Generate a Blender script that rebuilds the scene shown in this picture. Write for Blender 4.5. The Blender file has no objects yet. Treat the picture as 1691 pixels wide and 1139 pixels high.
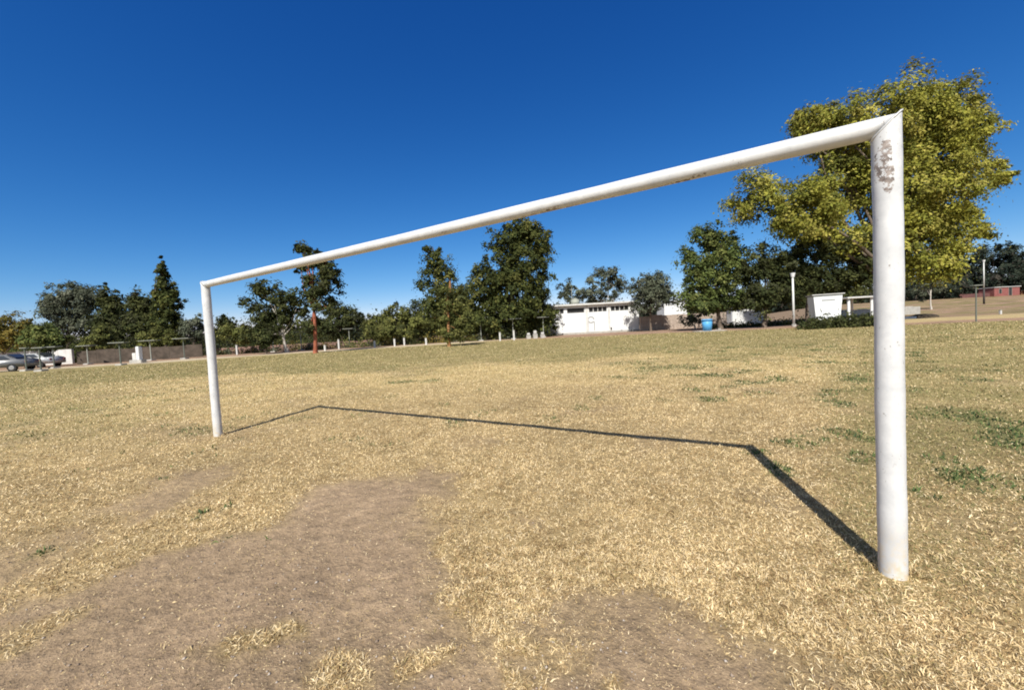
import bpy, bmesh, math, random
import numpy as np
from mathutils import Vector, Matrix

random.seed(4); RNG = np.random.default_rng(11)
S = bpy.context.scene
C = S.collection

# ------------------------------------------------------------ camera
FPX = 661.0
CAM = np.array([-0.54, -2.64, 1.33])
YAW, PITCH, ROLL = math.radians(-31.8), math.radians(-2.35), math.radians(-3.1)
def cam_axes():
    f = np.array([math.sin(YAW)*math.cos(PITCH), math.cos(YAW)*math.cos(PITCH), math.sin(PITCH)])
    r = np.array([math.cos(YAW), -math.sin(YAW), 0.0]); u = np.cross(r, f)
    c, s = math.cos(ROLL), math.sin(ROLL)
    return c*r+s*u, -s*r+c*u, f
RV, UV, FV = cam_axes()
cd = bpy.data.cameras.new('camera'); cam = bpy.data.objects.new('camera', cd); C.objects.link(cam)
cd.sensor_width = 36; cd.lens = FPX/1691*36; cd.clip_start = .05; cd.clip_end = 6000
cam.matrix_world = Matrix(((RV[0], UV[0], -FV[0], CAM[0]), (RV[1], UV[1], -FV[1], CAM[1]), (RV[2], UV[2], -FV[2], CAM[2]), (0, 0, 0, 1)))
S.camera = cam

# ------------------------------------------------------------ sky, sun, exposure
SUN = Vector((0.30, -0.91, 1.0)).normalized()
W = bpy.data.worlds.new('World'); S.world = W; W.use_nodes = True
nt = W.node_tree; bg = nt.nodes['Background']
sky = nt.nodes.new('ShaderNodeTexSky'); sky.sky_type = 'NISHITA'; sky.sun_disc = False
sky.sun_elevation = math.asin(SUN.z); sky.sun_rotation = math.atan2(SUN.x, SUN.y)
sky.altitude = 2200; sky.air_density = 1.0; sky.dust_density = 0.15; sky.ozone_density = 3.0
hs = nt.nodes.new('ShaderNodeHueSaturation'); hs.inputs['Saturation'].default_value = 1.12
nt.links.new(sky.outputs[0], hs.inputs['Color'])
sp_ = nt.nodes.new('ShaderNodeSeparateColor'); cb_ = nt.nodes.new('ShaderNodeCombineColor'); nt.links.new(hs.outputs[0], sp_.inputs[0])
def mth(op, a, b):
    q = nt.nodes.new('ShaderNodeMath'); q.operation = op
    for v, i in ((a, 0), (b, 1)):
        if isinstance(v, (int, float)): q.inputs[i].default_value = v
        else: nt.links.new(v, q.inputs[i])
    return q.outputs[0]
SK = .0999     # clear high-altitude air: a deeper blue overhead than the stock sky gives
for i, (g_, a_) in enumerate(((1.75, 2.0), (1.14, 1.07), (.80, 1.04))):
    nt.links.new(mth('MULTIPLY', mth('MINIMUM', mth('MULTIPLY', mth('POWER', mth('MULTIPLY', sp_.outputs[i], SK), g_), a_), 1.6), 1/SK), cb_.inputs[i])
# warm glow added to the sky round the unseen sun, to warm the shadows
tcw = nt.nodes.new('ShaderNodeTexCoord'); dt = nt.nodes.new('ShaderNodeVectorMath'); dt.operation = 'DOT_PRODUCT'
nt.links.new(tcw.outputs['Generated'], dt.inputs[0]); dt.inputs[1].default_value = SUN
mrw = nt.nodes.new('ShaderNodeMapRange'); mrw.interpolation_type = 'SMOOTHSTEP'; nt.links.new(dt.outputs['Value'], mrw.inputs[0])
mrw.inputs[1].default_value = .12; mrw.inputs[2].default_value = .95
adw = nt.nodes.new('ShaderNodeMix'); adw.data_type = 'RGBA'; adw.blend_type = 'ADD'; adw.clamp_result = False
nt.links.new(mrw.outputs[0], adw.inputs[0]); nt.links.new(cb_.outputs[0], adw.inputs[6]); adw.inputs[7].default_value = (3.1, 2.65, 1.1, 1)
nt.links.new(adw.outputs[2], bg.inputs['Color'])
bg.inputs['Strength'].default_value = 0.067
ld = bpy.data.lights.new('sun', 'SUN'); ld.energy = 4.7; ld.angle = math.radians(.53); ld.color = (1, .95, .87)
lo = bpy.data.objects.new('sun', ld); C.objects.link(lo); lo.rotation_euler = SUN.to_track_quat('Z', 'Y').to_euler()
S.view_settings.view_transform = 'Standard'; S.view_settings.look = 'None'; S.view_settings.gamma = 1
S.view_settings.exposure = 0.63
S.render.filter_size = 1.9 if hasattr(S.render, 'filter_size') else 1.5
S.cycles.filter_width = 1.9
S.cycles.max_bounces = 6; S.cycles.transparent_max_bounces = 6

# ------------------------------------------------------------ helpers
def sstep(a, b, x): t = np.clip((x-a)/(b-a), 0, 1); return t*t*(3-2*t)
_lat = np.random.default_rng(5).random((256, 256))
def vnoise(x, y):
    xi = np.floor(x).astype(int); yi = np.floor(y).astype(int); fx = x-xi; fy = y-yi
    fx = fx*fx*(3-2*fx); fy = fy*fy*(3-2*fy); a = xi & 255; b = yi & 255; a1 = (a+1) & 255; b1 = (b+1) & 255
    return (_lat[a, b]*(1-fx)+_lat[a1, b]*fx)*(1-fy)+(_lat[a, b1]*(1-fx)+_lat[a1, b1]*fx)*fy
def fbm(x, y, s=1., o=4, seed=0):
    x = np.asarray(x, float)*s+seed*17.3; y = np.asarray(y, float)*s+seed*9.1; r = 0; a = .5; n = 0
    for i in range(o):
        r = r+a*vnoise(x, y); n += a; a *= .55; x, y = x*1.93+y*.4+3.7, y*1.93-x*.4+1.3
    return r/n
FH = np.array([math.sin(YAW), math.cos(YAW)]); RH = np.array([math.cos(YAW), -math.sin(YAW)])
def to_dl(x, y):       # depth and lateral offset of a ground point as seen from the touch line
    dx, dy = x-CAM[0], y-CAM[1]; return dx*FH[0]+dy*FH[1], dx*RH[0]+dy*RH[1]
def terrain(x, y):
    x = np.asarray(x, float); y = np.asarray(y, float)
    d, l = to_dl(x, y); t = l/np.maximum(d, .1)
    far = sstep(50, 135, d)*sstep(.45, .85, t)*3.4
    return far
def micro(x, y):
    return (fbm(x, y, .5, 3, 2)-.5)*.05+(fbm(x, y, 4, 3, 3)-.5)*.018
def ray(px, py):
    v = RV*(px-845.5)/FPX-UV*(py-569.5)/FPX+FV; return v
def ground_at(px, py):
    v = ray(px, py); t = -CAM[2]/v[2]; return CAM+v*t
def at(px, py, z):
    return CAM+ray(px, py)*z
def gcol(px, z):       # ground point in the column px at depth z
    y = 588-.0541*px+1.33/z*FPX
    p = at(px, y, z); return Vector((p[0], p[1], float(terrain(p[0], p[1]))))
def tag(o, label=None, cat=None, group=None, kind=None):
    if label: o['label'] = label
    if cat: o['category'] = cat
    if group: o['group'] = group
    if kind: o['kind'] = kind
    return o
def empty(name, loc, rz=-YAW, **k):
    o = bpy.data.objects.new(name, None); C.objects.link(o); o.location = loc; o.rotation_euler = (0, 0, rz)
    o.empty_display_size = .3; return tag(o, **k)
def bmobj(name, bm, mat, parent=None, smooth=False):
    me = bpy.data.meshes.new(name); bmesh.ops.recalc_face_normals(bm, faces=bm.faces); bm.to_mesh(me); bm.free()
    if smooth:
        me.polygons.foreach_set('use_smooth', [True]*len(me.polygons))
    me.materials.append(mat); o = bpy.data.objects.new(name, me); C.objects.link(o); o.parent = parent
    return o
def npobj(name, V, F, mat, parent=None, cols=None, smooth=False, tri=None):
    me = bpy.data.meshes.new(name); V = np.asarray(V, np.float32); n = len(V)
    loops = []; counts = []
    for f in F:
        f = np.asarray(f, np.int32); loops.append(f.ravel()); counts.append(np.full(len(f), f.shape[1], np.int32))
    loops = np.concatenate(loops); counts = np.concatenate(counts)
    me.vertices.add(n); me.vertices.foreach_set('co', V.ravel())
    me.loops.add(len(loops)); me.loops.foreach_set('vertex_index', loops)
    me.polygons.add(len(counts)); st = np.concatenate([[0], np.cumsum(counts)[:-1]]).astype(np.int32)
    me.polygons.foreach_set('loop_start', st); me.polygons.foreach_set('loop_total', counts)
    if smooth: me.polygons.foreach_set('use_smooth', np.ones(len(counts), bool))
    me.update(calc_edges=True)
    if cols is not None:
        for k, c in cols.items():
            if c.ndim == 2:
                a = me.attributes.new(k, 'FLOAT_COLOR', 'POINT')
                a.data.foreach_set('color', np.concatenate([c, np.ones((n, 1))], 1).astype(np.float32).ravel())
            else:
                a = me.attributes.new(k, 'FLOAT', 'POINT'); a.data.foreach_set('value', c.astype(np.float32))
    me.materials.append(mat); o = bpy.data.objects.new(name, me); C.objects.link(o); o.parent = parent
    return o

# materials
def mat(name, col, rough=.7, noise=.15, scale=3., metal=0., bump=0., spec=.3, col2=None, nscale2=None):
    m = bpy.data.materials.new(name); m.use_nodes = True; t = m.node_tree; N = t.nodes; L = t.links
    b = N['Principled BSDF']; b.inputs['Roughness'].default_value = rough; b.inputs['Metallic'].default_value = metal
    b.inputs['Specular IOR Level'].default_value = spec
    tc = N.new('ShaderNodeTexCoord'); nz = N.new('ShaderNodeTexNoise'); nz.inputs['Scale'].default_value = scale
    nz.inputs['Detail'].default_value = 6; nz.inputs['Roughness'].default_value = .65
    L.new(tc.outputs['Object'], nz.inputs['Vector'])
    rp = N.new('ShaderNodeValToRGB'); L.new(nz.outputs['Fac'], rp.inputs['Fac'])
    c2 = col2 if col2 else tuple(c*(1-noise*2) for c in col)
    rp.color_ramp.elements[0].position = .33; rp.color_ramp.elements[1].position = .62
    rp.color_ramp.elements[0].color = (*c2, 1); rp.color_ramp.elements[1].color = (*col, 1)
    L.new(rp.outputs[0], b.inputs['Base Color'])
    if bump:
        bp = N.new('ShaderNodeBump'); bp.inputs['Strength'].default_value = bump; bp.inputs['Distance'].default_value = .02
        L.new(nz.outputs['Fac'], bp.inputs['Height']); L.new(bp.outputs[0], b.inputs['Normal'])
    return m
def attr_mat(name, rough=.75, trans=0., spec=.2):
    m = bpy.data.materials.new(name); m.use_nodes = True; t = m.node_tree; N = t.nodes; L = t.links
    b = N['Principled BSDF']; b.inputs['Roughness'].default_value = rough; b.inputs['Specular IOR Level'].default_value = spec
    a = N.new('ShaderNodeAttribute'); a.attribute_name = 'col'; L.new(a.outputs['Color'], b.inputs['Base Color'])
    if trans:
        tr = N.new('ShaderNodeBsdfTranslucent'); mx = N.new('ShaderNodeMixShader'); mx.inputs[0].default_value = trans
        L.new(a.outputs['Color'], tr.inputs['Color']); L.new(b.outputs[0], mx.inputs[1]); L.new(tr.outputs[0], mx.inputs[2])
        L.new(mx.outputs[0], N['Material Output'].inputs['Surface'])
    return m

# ------------------------------------------------------------ ground masks, all in world coordinates
def inpoly(x, y, poly):
    r = np.zeros(x.shape, bool); j = len(poly)-1
    for i in range(len(poly)):
        xi, yi = poly[i]; xj, yj = poly[j]
        c = ((yi > y) != (yj > y)) & (x < (xj-xi)*(y-yi)/(yj-yi+1e-12)+xi); r ^= c; j = i
    return r
def segd(x, y, poly):
    d = np.full(x.shape, 1e9)
    for i in range(len(poly)):
        ax, ay = poly[i]; bx, by = poly[(i+1) % len(poly)]; ex, ey = bx-ax, by-ay
        t = np.clip(((x-ax)*ex+(y-ay)*ey)/(ex*ex+ey*ey+1e-12), 0, 1)
        d = np.minimum(d, np.hypot(x-ax-t*ex, y-ay-t*ey))
    return d
def P2(pts): return [tuple(ground_at(a, b)[:2]) for a, b in pts]
DIRT = [ # (outline, strength, edge softness)
    (P2([(545, 800), (640, 792), (705, 775), (725, 800), (712, 860), (722, 905), (748, 960), (758, 1015), (800, 1082), (850, 1088), (905, 1062), (925, 1005), (1000, 985), (1070, 1020), (1150, 1038), (1290, 1085), (1350, 1139), (1500, 1400), (900, 2600), (-700, 1500), (-500, 1130), (0, 1010), (180, 955), (330, 905), (450, 870), (490, 830)]), 1., 1.),
    (P2([(165, 850), (240, 800), (330, 772), (400, 768), (372, 800), (300, 840), (230, 868)]), .75, .8),
    (P2([(840, 850), (890, 862), (905, 890), (870, 885)]), .7, .5),
    (P2([(-300, 930), (0, 880), (120, 885), (90, 940), (-50, 1000), (-300, 1080)]), .6, 1.),
    (P2([(640, 800), (700, 768), (735, 790), (690, 830)]), .8, .5),
]
STRAW = [(P2([(330, 1080), (430, 1040), (500, 1040), (505, 1070), (420, 1085), (345, 1100)]), .85),
    (P2([(650, 1095), (720, 1070), (735, 1090), (670, 1125)]), .8),
    (P2([(975, 1110), (1015, 1100), (1060, 1139), (980, 1160)]), .8),
    (P2([(30, 1035), (115, 1005), (125, 1025), (40, 1075), (-60, 1090)]), .8),
    (P2([(180, 930), (345, 880), (345, 900), (200, 945), (120, 975)]), .6),
    (P2([(850, 1060), (890, 1050), (915, 1090), (860, 1110)]), .8),
    (P2([(560, 1090), (600, 1110), (590, 1180), (520, 1150)]), .8)]
def dirtmask(x, y):
    wx = x+(fbm(x, y, 3, 5, 5)-.5)*.55; wy = y+(fbm(x, y, 3, 5, 6)-.5)*.55; m = np.zeros(x.shape)
    near = np.hypot(x-CAM[0], y-CAM[1]) < 14
    for poly, s, e in DIRT:
        d = np.where(inpoly(wx, wy, poly), 1, -1)*segd(wx, wy, poly)
        m = np.maximum(m, s*sstep(-.24*e, .26*e, d))
    for poly, s in STRAW:
        d = np.where(inpoly(wx, wy, poly), 1, -1)*segd(wx, wy, poly)
        m = m*(1-s*sstep(-.09, .05, d))
    m = m*(.8+.35*fbm(x, y, 1.6, 3, 8))
    ex = sstep(.57, .70, fbm(x, y, .9, 4, 21))*.5*sstep(1.2, 3, np.hypot(x-CAM[0], y-CAM[1]))
    return np.clip(np.maximum(m*near, ex*.6), 0, 1)
WEED = []   # x, y, radius, strength
for px, py, r, s in [(1270, 768, .16, 1), (1290, 778, .14, .9), (1255, 748, .14, .6), (1310, 732, .22, .7), (1345, 722, .20, .6), (1390, 715, .25, .6), (1430, 725, .25, .7), (1425, 755, .2, .35),
      (1620, 692, .35, .9), (1660, 705, .35, 1), (1690, 722, .4, 1), (1740, 735, .5, .9), (1600, 680, .3, .6), (1540, 680, .35, .45), (1575, 783, .2, .95), (1600, 775, .18, .5), (1565, 760, .2, .4), (1518, 812, .12, 1), (1535, 817, .1, .7), (1640, 800, .4, .25), (1690, 800, .4, .35),
      (1175, 660, .28, .9), (1150, 645, .25, .6), (1200, 640, .22, .6), (1290, 624, .3, .8), (1358, 650, .2, .9), (1245, 655, .15, .5), (985, 658, .18, .7), (960, 672, .25, .4),
      (1090, 607, .9, .7), (1130, 605, .9, .6), (1040, 600, 1., .4), (665, 631, .45, .95), (712, 629, .4, .8), (645, 633, .25, .8), (645, 655, .2, .5),
      (383, 836, .055, 1), (372, 840, .04, .8), (338, 846, .09, .7), (325, 858, .08, .5), (378, 888, .06, .6), (365, 895, .05, .5), (270, 790, .08, .5), (440, 905, .04, .5), (80, 910, .12, .5), (60, 918, .1, .5), (400, 690, .3, .3), (1210, 1000, .05, .0), (500, 690, .3, .25), (440, 895, .05, .3)]:
    g = ground_at(px, py); WEED.append((g[0], g[1], r*(.62 if r < .13 else .9), s))
def weedmask(x, y):
    m = np.zeros(x.shape); n = fbm(x, y, 6, 3, 9)
    for gx, gy, r, s in WEED:
        d = np.hypot(x-gx, y-gy)/r; m = np.maximum(m, s*sstep(1.25, .3, d+(n-.5)*1.6))
    t = to_dl(x, y); d = t[0]; t = t[1]/np.maximum(d, .5); q = fbm(x, y, 1.7, 3, 71); q2 = fbm(x, y, .5, 3, 72)
    m = np.maximum(m, sstep(.60, .68, q)*sstep(.45, .6, q2)*.85*sstep(4, 6, d)*sstep(26, 15, d)*(.35+.65*sstep(-.1, .4, t)))
    return m
def olivemask(x, y):   # broad tired-green areas of the pitch
    d, l = to_dl(x, y); t = l/np.maximum(d, .5)
    n = fbm(x, y, .35, 4, 12); n2 = fbm(x*1.0, y*1.0, 1.3, 3, 13)
    m = sstep(12, 20, d+(n-.5)*12)*(1-.3*sstep(34, 46, d))*1.15
    m = np.maximum(m, sstep(.70, .95, t)*sstep(2.4, 3.8, d+(n-.5)*3)*.85)
    m = np.maximum(m, sstep(-.8, -1.15, t)*sstep(6, 8.5, d+(n-.5)*4)*.55)
    return np.clip(m*(.35+1.3*n2), 0, 1)
ZT = [-1.3, -.9, -.5, 0, .4, .7, 1.0, 1.4]; ZE = [33, 36, 41, 47, 41, 36, 30, 27]
def edge_zone(x, y):   # 0 on the pitch, 1 on the bare earth beyond it
    d, l = to_dl(x, y); t = l/np.maximum(d, .5); e = np.interp(t, ZT, ZE)+(fbm(x, y, .25, 3, 31)-.5)*3
    return sstep(-1.2, 1.2, d-e), d-e, t

# ------------------------------------------------------------ ground sheet
def ground():
    nr, na = 420, 640
    r = np.concatenate([np.linspace(.0, .6, 6)[1:], .6*np.exp(np.linspace(0, math.log(1800/.6), nr))[1:]])
    a = np.linspace(0, 2*math.pi, na, endpoint=False)
    Rr, A = np.meshgrid(r, a, indexing='ij'); X = CAM[0]+Rr*np.cos(A); Y = CAM[1]+Rr*np.sin(A)
    x = X.ravel(); y = Y.ravel()
    dist = np.hypot(x-CAM[0], y-CAM[1])
    z = terrain(x, y)+micro(x, y)*sstep(40, 15, dist)
    n = len(r); idx = np.arange(n*na).reshape(n, na)
    q = np.stack([idx[:-1], np.roll(idx[:-1], -1, 1), np.roll(idx[1:], -1, 1), idx[1:]], -1).reshape(-1, 4)[:, ::-1]
    V = np.stack([x, y, z], 1); V = np.concatenate([V, [[CAM[0], CAM[1], micro(CAM[0:1], CAM[1:2])[0]]]])
    c = len(V)-1; tri = np.stack([idx[0], np.roll(idx[0], -1), np.full(na, c)], 1)
    x = V[:, 0]; y = V[:, 1]; dist = np.hypot(x-CAM[0], y-CAM[1])
    D = dirtmask(x, y)*sstep(35, 16, dist); G = olivemask(x, y); Wd = weedmask(x, y)*(dist < 40)
    E, de, t = edge_zone(x, y)
    near = sstep(14, 5, dist)[:, None]; straw = np.array([.47, .365, .165])*(1-near)+np.array([.36, .265, .13])*near; dirt = np.array([.355, .255, .160]); olive = np.array([.27, .225, .095]); green = np.array([.085, .12, .045])
    n1 = fbm(x, y, .8, 4, 14)[:, None]; n2 = fbm(x, y, .12, 3, 15)[:, None]; n3 = fbm(x, y, 2.5, 3, 17)[:, None]
    col = straw*(.68+.5*n1+.22*n3)*(1-.14*D[:, None])
    col = col+(dirt*(.86+.28*n1)-col)*D[:, None]
    col = col+(olive*(.75+.5*n1)-col)*(G*(1-D))[:, None]*.8
    col = col+(green-col)*(Wd*.7)[:, None]
    pink = np.array([.34, .225, .15]); pale = np.array([.55, .46, .31]); brown = np.array([.24, .17, .11]); yel = np.array([.48, .37, .19])
    ec = pink*(.8+.4*n1)
    lft = sstep(.1, -.15, t)[:, None]; rgt = sstep(.75, .9, t)[:, None]
    band = (sstep(-.5, .5, de)*sstep(4.5, 3, de))[:, None]
    ec = ec+(pale*(.8+.35*n3)-ec)*band*lft
    yb = (sstep(3.5, 5, de)*sstep(17, 13, de))[:, None]; ec = ec+(yel*(.75+.45*n1)-ec)*yb*rgt
    far = sstep(12, 20, de)[:, None]; st = sstep(.40, .6, fbm(de*.9, t*6, 1, 3, 61))[:, None]; ec = ec+(((olive*.85*(1-st)+pink*1.0*st)*(.55+.8*n1)*rgt+brown*(1-rgt))-ec)*far
    col = (col+(ec-col)*E[:, None])*.80
    m = bpy.data.materials.new('dry_ground'); m.use_nodes = True; T = m.node_tree; N = T.nodes; L = T.links
    b = N['Principled BSDF']; b.inputs['Roughness'].default_value = .95; b.inputs['Specular IOR Level'].default_value = .12
    at_ = N.new('ShaderNodeAttribute'); at_.attribute_name = 'col'
    tc = N.new('ShaderNodeTexCoord')
    def noise(s, d=5, r=.6):
        z = N.new('ShaderNodeTexNoise'); z.inputs['Scale'].default_value = s; z.inputs['Detail'].default_value = d; z.inputs['Roughness'].default_value = r
        L.new(tc.outputs['Object'], z.inputs['Vector']); return z
    def mapr(i, a0, a1, b0, b1):
        q = N.new('ShaderNodeMapRange'); q.inputs[1].default_value = a0; q.inputs[2].default_value = a1; q.inputs[3].default_value = b0; q.inputs[4].default_value = b1
        L.new(i, q.inputs[0]); return q.outputs[0]
    def mul(a, b_):
        q = N.new('ShaderNodeMath'); q.operation = 'MULTIPLY'; L.new(a, q.inputs[0]); L.new(b_, q.inputs[1]); return q.outputs[0]
    f1 = noise(60, 6, .7); f2 = noise(11, 5, .65); f3 = noise(1.8, 5, .7)
    v = mul(mul(mapr(f1.outputs['Fac'], .3, .7, .72, 1.28), mapr(f2.outputs['Fac'], .3, .7, .74, 1.24)), mapr(f3.outputs['Fac'], .3, .7, .85, 1.15))
    vm = N.new('ShaderNodeVectorMath'); vm.operation = 'SCALE'; L.new(at_.outputs['Color'], vm.inputs[0]); L.new(v, vm.inputs['Scale'])
    L.new(vm.outputs[0], b.inputs['Base Color'])
    bp = N.new('ShaderNodeBump'); bp.inputs['Strength'].default_value = .8; bp.inputs['Distance'].default_value = .014
    L.new(f1.outputs['Fac'], bp.inputs['Height'])
    b2 = N.new('ShaderNodeBump'); b2.inputs['Strength'].default_value = .6; b2.inputs['Distance'].default_value = .05
    L.new(f2.outputs['Fac'], b2.inputs['Height']); L.new(bp.outputs[0], b2.inputs['Normal']); L.new(b2.outputs[0], b.inputs['Normal'])
    o = npobj('ground', V, [q, tri], m, cols={'col': np.clip(col, 0, 1)}, smooth=True)
    return tag(o, 'dry football pitch ground with bare earth patches', 'ground', kind='structure')
ground()

# ------------------------------------------------------------ grass (uncountable)
def blades(name, x, y, L_, Wd, tilt, col, m, bend=.5):
    n = len(x); az = RNG.random(n)*2*math.pi; z = terrain(x, y)+micro(x, y)*sstep(40, 15, np.hypot(x-CAM[0], y-CAM[1]))
    dx, dy = np.cos(az), np.sin(az); tw = az+math.pi/2+RNG.normal(0, .6, n); sx, sy = np.cos(tw)*Wd/2, np.sin(tw)*Wd/2
    base = np.stack([x, y, z-.004], 1); h1 = L_*.5*np.cos(tilt); o1 = L_*.5*np.sin(tilt); t2 = np.minimum(tilt+bend*(.4+RNG.random(n)), 2.0)
    mid = base+np.stack([dx*o1, dy*o1, h1+.002], 1); tip = mid+np.stack([dx*np.sin(t2), dy*np.sin(t2), np.cos(t2)], 1)*(L_*.5)[:, None]
    tip[:, 2] = np.maximum(tip[:, 2], z+.003)
    s = np.stack([sx, sy, RNG.normal(0, .25, n)*Wd], 1)
    V = np.empty((n, 5, 3)); V[:, 0] = base-s; V[:, 1] = base+s; V[:, 2] = mid+s*.85; V[:, 3] = mid-s*.85; V[:, 4] = tip
    i = np.arange(n)[:, None]*5
    return npobj(name, V.reshape(-1, 3), [i+np.array([0, 1, 2, 3]), i+np.array([3, 2, 4])], m, cols={'col': np.repeat(col, 5, 0)})
def polar(n, r0, r1, half=1.45, flat=False):
    u = RNG.random(n); r = np.sqrt(r0*r0+u*(r1*r1-r0*r0)) if flat else r0*np.exp(u*math.log(r1/r0))
    a = math.pi/2-YAW+(RNG.random(n)*2-1)*half
    return CAM[0]+r*np.cos(a), CAM[1]+r*np.sin(a), r
gm_ = attr_mat('straw_blade', .8, .25, .15)
def grass():
    a = [polar(340000, .7, 2.4, flat=True), polar(1150000, 2.4, 44)]
    x = np.concatenate([k[0] for k in a]); y = np.concatenate([k[1] for k in a]); r = np.concatenate([k[2] for k in a])
    D = dirtmask(x, y); E, de, t = edge_zone(x, y); G = olivemask(x, y)
    cl = fbm(x, y, 9, 3, 41); cl2 = fbm(x, y, 1.2, 3, 43)
    hf = vnoise(x*31, y*31); p = (1-.975*sstep(.10, .62, D+(cl-.5)*.9+(hf-.5)*.35))*sstep(.25, .52, cl*.5+cl2*.3+hf*.22+.03)*(1-.92*E)
    k = RNG.random(len(x)) < p; x, y, r, D, G, cl, cl2 = [q[k] for q in (x, y, r, D, G, cl, cl2)]
    n = len(x)
    L_ = (.012+.020*RNG.random(n)**1.6)*(.7+.7*cl)+r*.0013; Wd = .0014+.0018*RNG.random(n)+r*.00075
    L_ *= np.where(D > .5, .7, 1)
    tilt = np.clip(RNG.normal(1.12, .34, n), .1, 1.54)
    for gx in (0, -7.32):      # unmown tufts round the foot of each post
        q = np.hypot(x-gx, y); near = (q < .13)&(q > .05); L_[near] *= np.where(y[near] < 0, .8, 2.0); tilt[near] *= np.where(y[near] < 0, 1, .6)
    pal = np.array([[.70, .55, .305], [.58, .44, .23], [.80, .66, .42], [.38, .26, .125], [.20, .135, .065], [.30, .245, .105]])
    thatch = vnoise(x*23+3, y*23)*.6+vnoise(x*5, y*5)*.4     # matted brown thatch between paler tufts
    c = np.where((thatch < .40)[:, None], pal[RNG.choice(6, n, p=[.14, .22, .04, .32, .20, .08])], pal[RNG.choice(6, n, p=[.34, .24, .22, .12, .04, .04])])
    c = c*(.80+.35*RNG.random((n, 1)))*(.80+.38*cl2[:, None])
    gr = np.array([[.25, .225, .095], [.35, .30, .135], [.165, .16, .06]])[RNG.choice(3, n)]
    sel = (RNG.random(n) < G*.75); c[sel] = gr[sel]
    o = blades('dry_grass', x, y, L_, Wd, tilt, c, gm_); tag(o, 'short straw coloured dead grass covering the pitch', 'grass', kind='stuff')
    # loose clippings lying on the bare earth
    x, y, r = polar(120000, .9, 9); D = dirtmask(x, y); k = (D > .3) & (RNG.random(len(x)) < .30+.6*(fbm(x, y, 5, 3, 44) > .56)); x, y, r = x[k], y[k], r[k]; n = len(x)
    c = pal[RNG.choice(4, n, p=[.35, .25, .3, .1])]*(.8+.4*RNG.random((n, 1)))
    o = blades('straw_litter', x, y, .006+.016*RNG.random(n)**2+r*.0008, .002+.002*RNG.random(n)+r*.0006, np.full(n, 1.42), c, gm_, .1)
    tag(o, 'loose straw clippings lying on bare earth patches', 'straw', kind='stuff')
    # green weeds
    x, y, r = polar(520000, 1.5, 30); w = weedmask(x, y); k = RNG.random(len(x)) < w*1.2*(fbm(x, y, 14, 2, 45) > .42); x, y, r = x[k], y[k], r[k]; n = len(x)
    gp = np.array([[.065, .105, .035], [.095, .135, .045], [.145, .17, .06], [.045, .07, .03]])
    c = gp[RNG.choice(4, n)]*(.8+.5*RNG.random((n, 1)))
    o = blades('green_weeds', x, y, .022+.03*RNG.random(n)+r*.001, .004+.003*RNG.random(n)+r*.001, np.clip(RNG.normal(.75, .35, n), .05, 1.4), c, gm_)
    tag(o, 'scattered patches of green weeds in the dry grass', 'weeds', kind='stuff')
    # small stones and clods
    x, y, r = polar(11000, .9, 10); D = dirtmask(x, y); k = D > .25; x, y, r = x[k], y[k], r[k]; n = len(x)
    s = .0020+.0075*RNG.random(n)**4; z = micro(x, y)
    oc = np.array([[1, 0, 0], [0, 1, 0], [-1, 0, 0], [0, -1, 0], [0, 0, .7], [0, 0, -.4]]); V = (oc[None]*(1+RNG.normal(0, .25, (n, 6, 1))))*s[:, None, None]+np.stack([x, y, z+s*.3], 1)[:, None]
    f = np.array([[0, 1, 4], [1, 2, 4], [2, 3, 4], [3, 0, 4], [1, 0, 5], [2, 1, 5], [3, 2, 5], [0, 3, 5]]); F = (np.arange(n)[:, None, None]*6+f[None]).reshape(-1, 3)
    c = np.array([[.28, .22, .17], [.2, .15, .11], [.38, .33, .28]])[RNG.choice(3, n)]
    o = npobj('gravel', V.reshape(-1, 3), [F], attr_mat('stone', .9), cols={'col': np.repeat(c, 6, 0)}); tag(o, 'tiny stones scattered on bare earth', 'gravel', kind='stuff')
grass()

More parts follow.
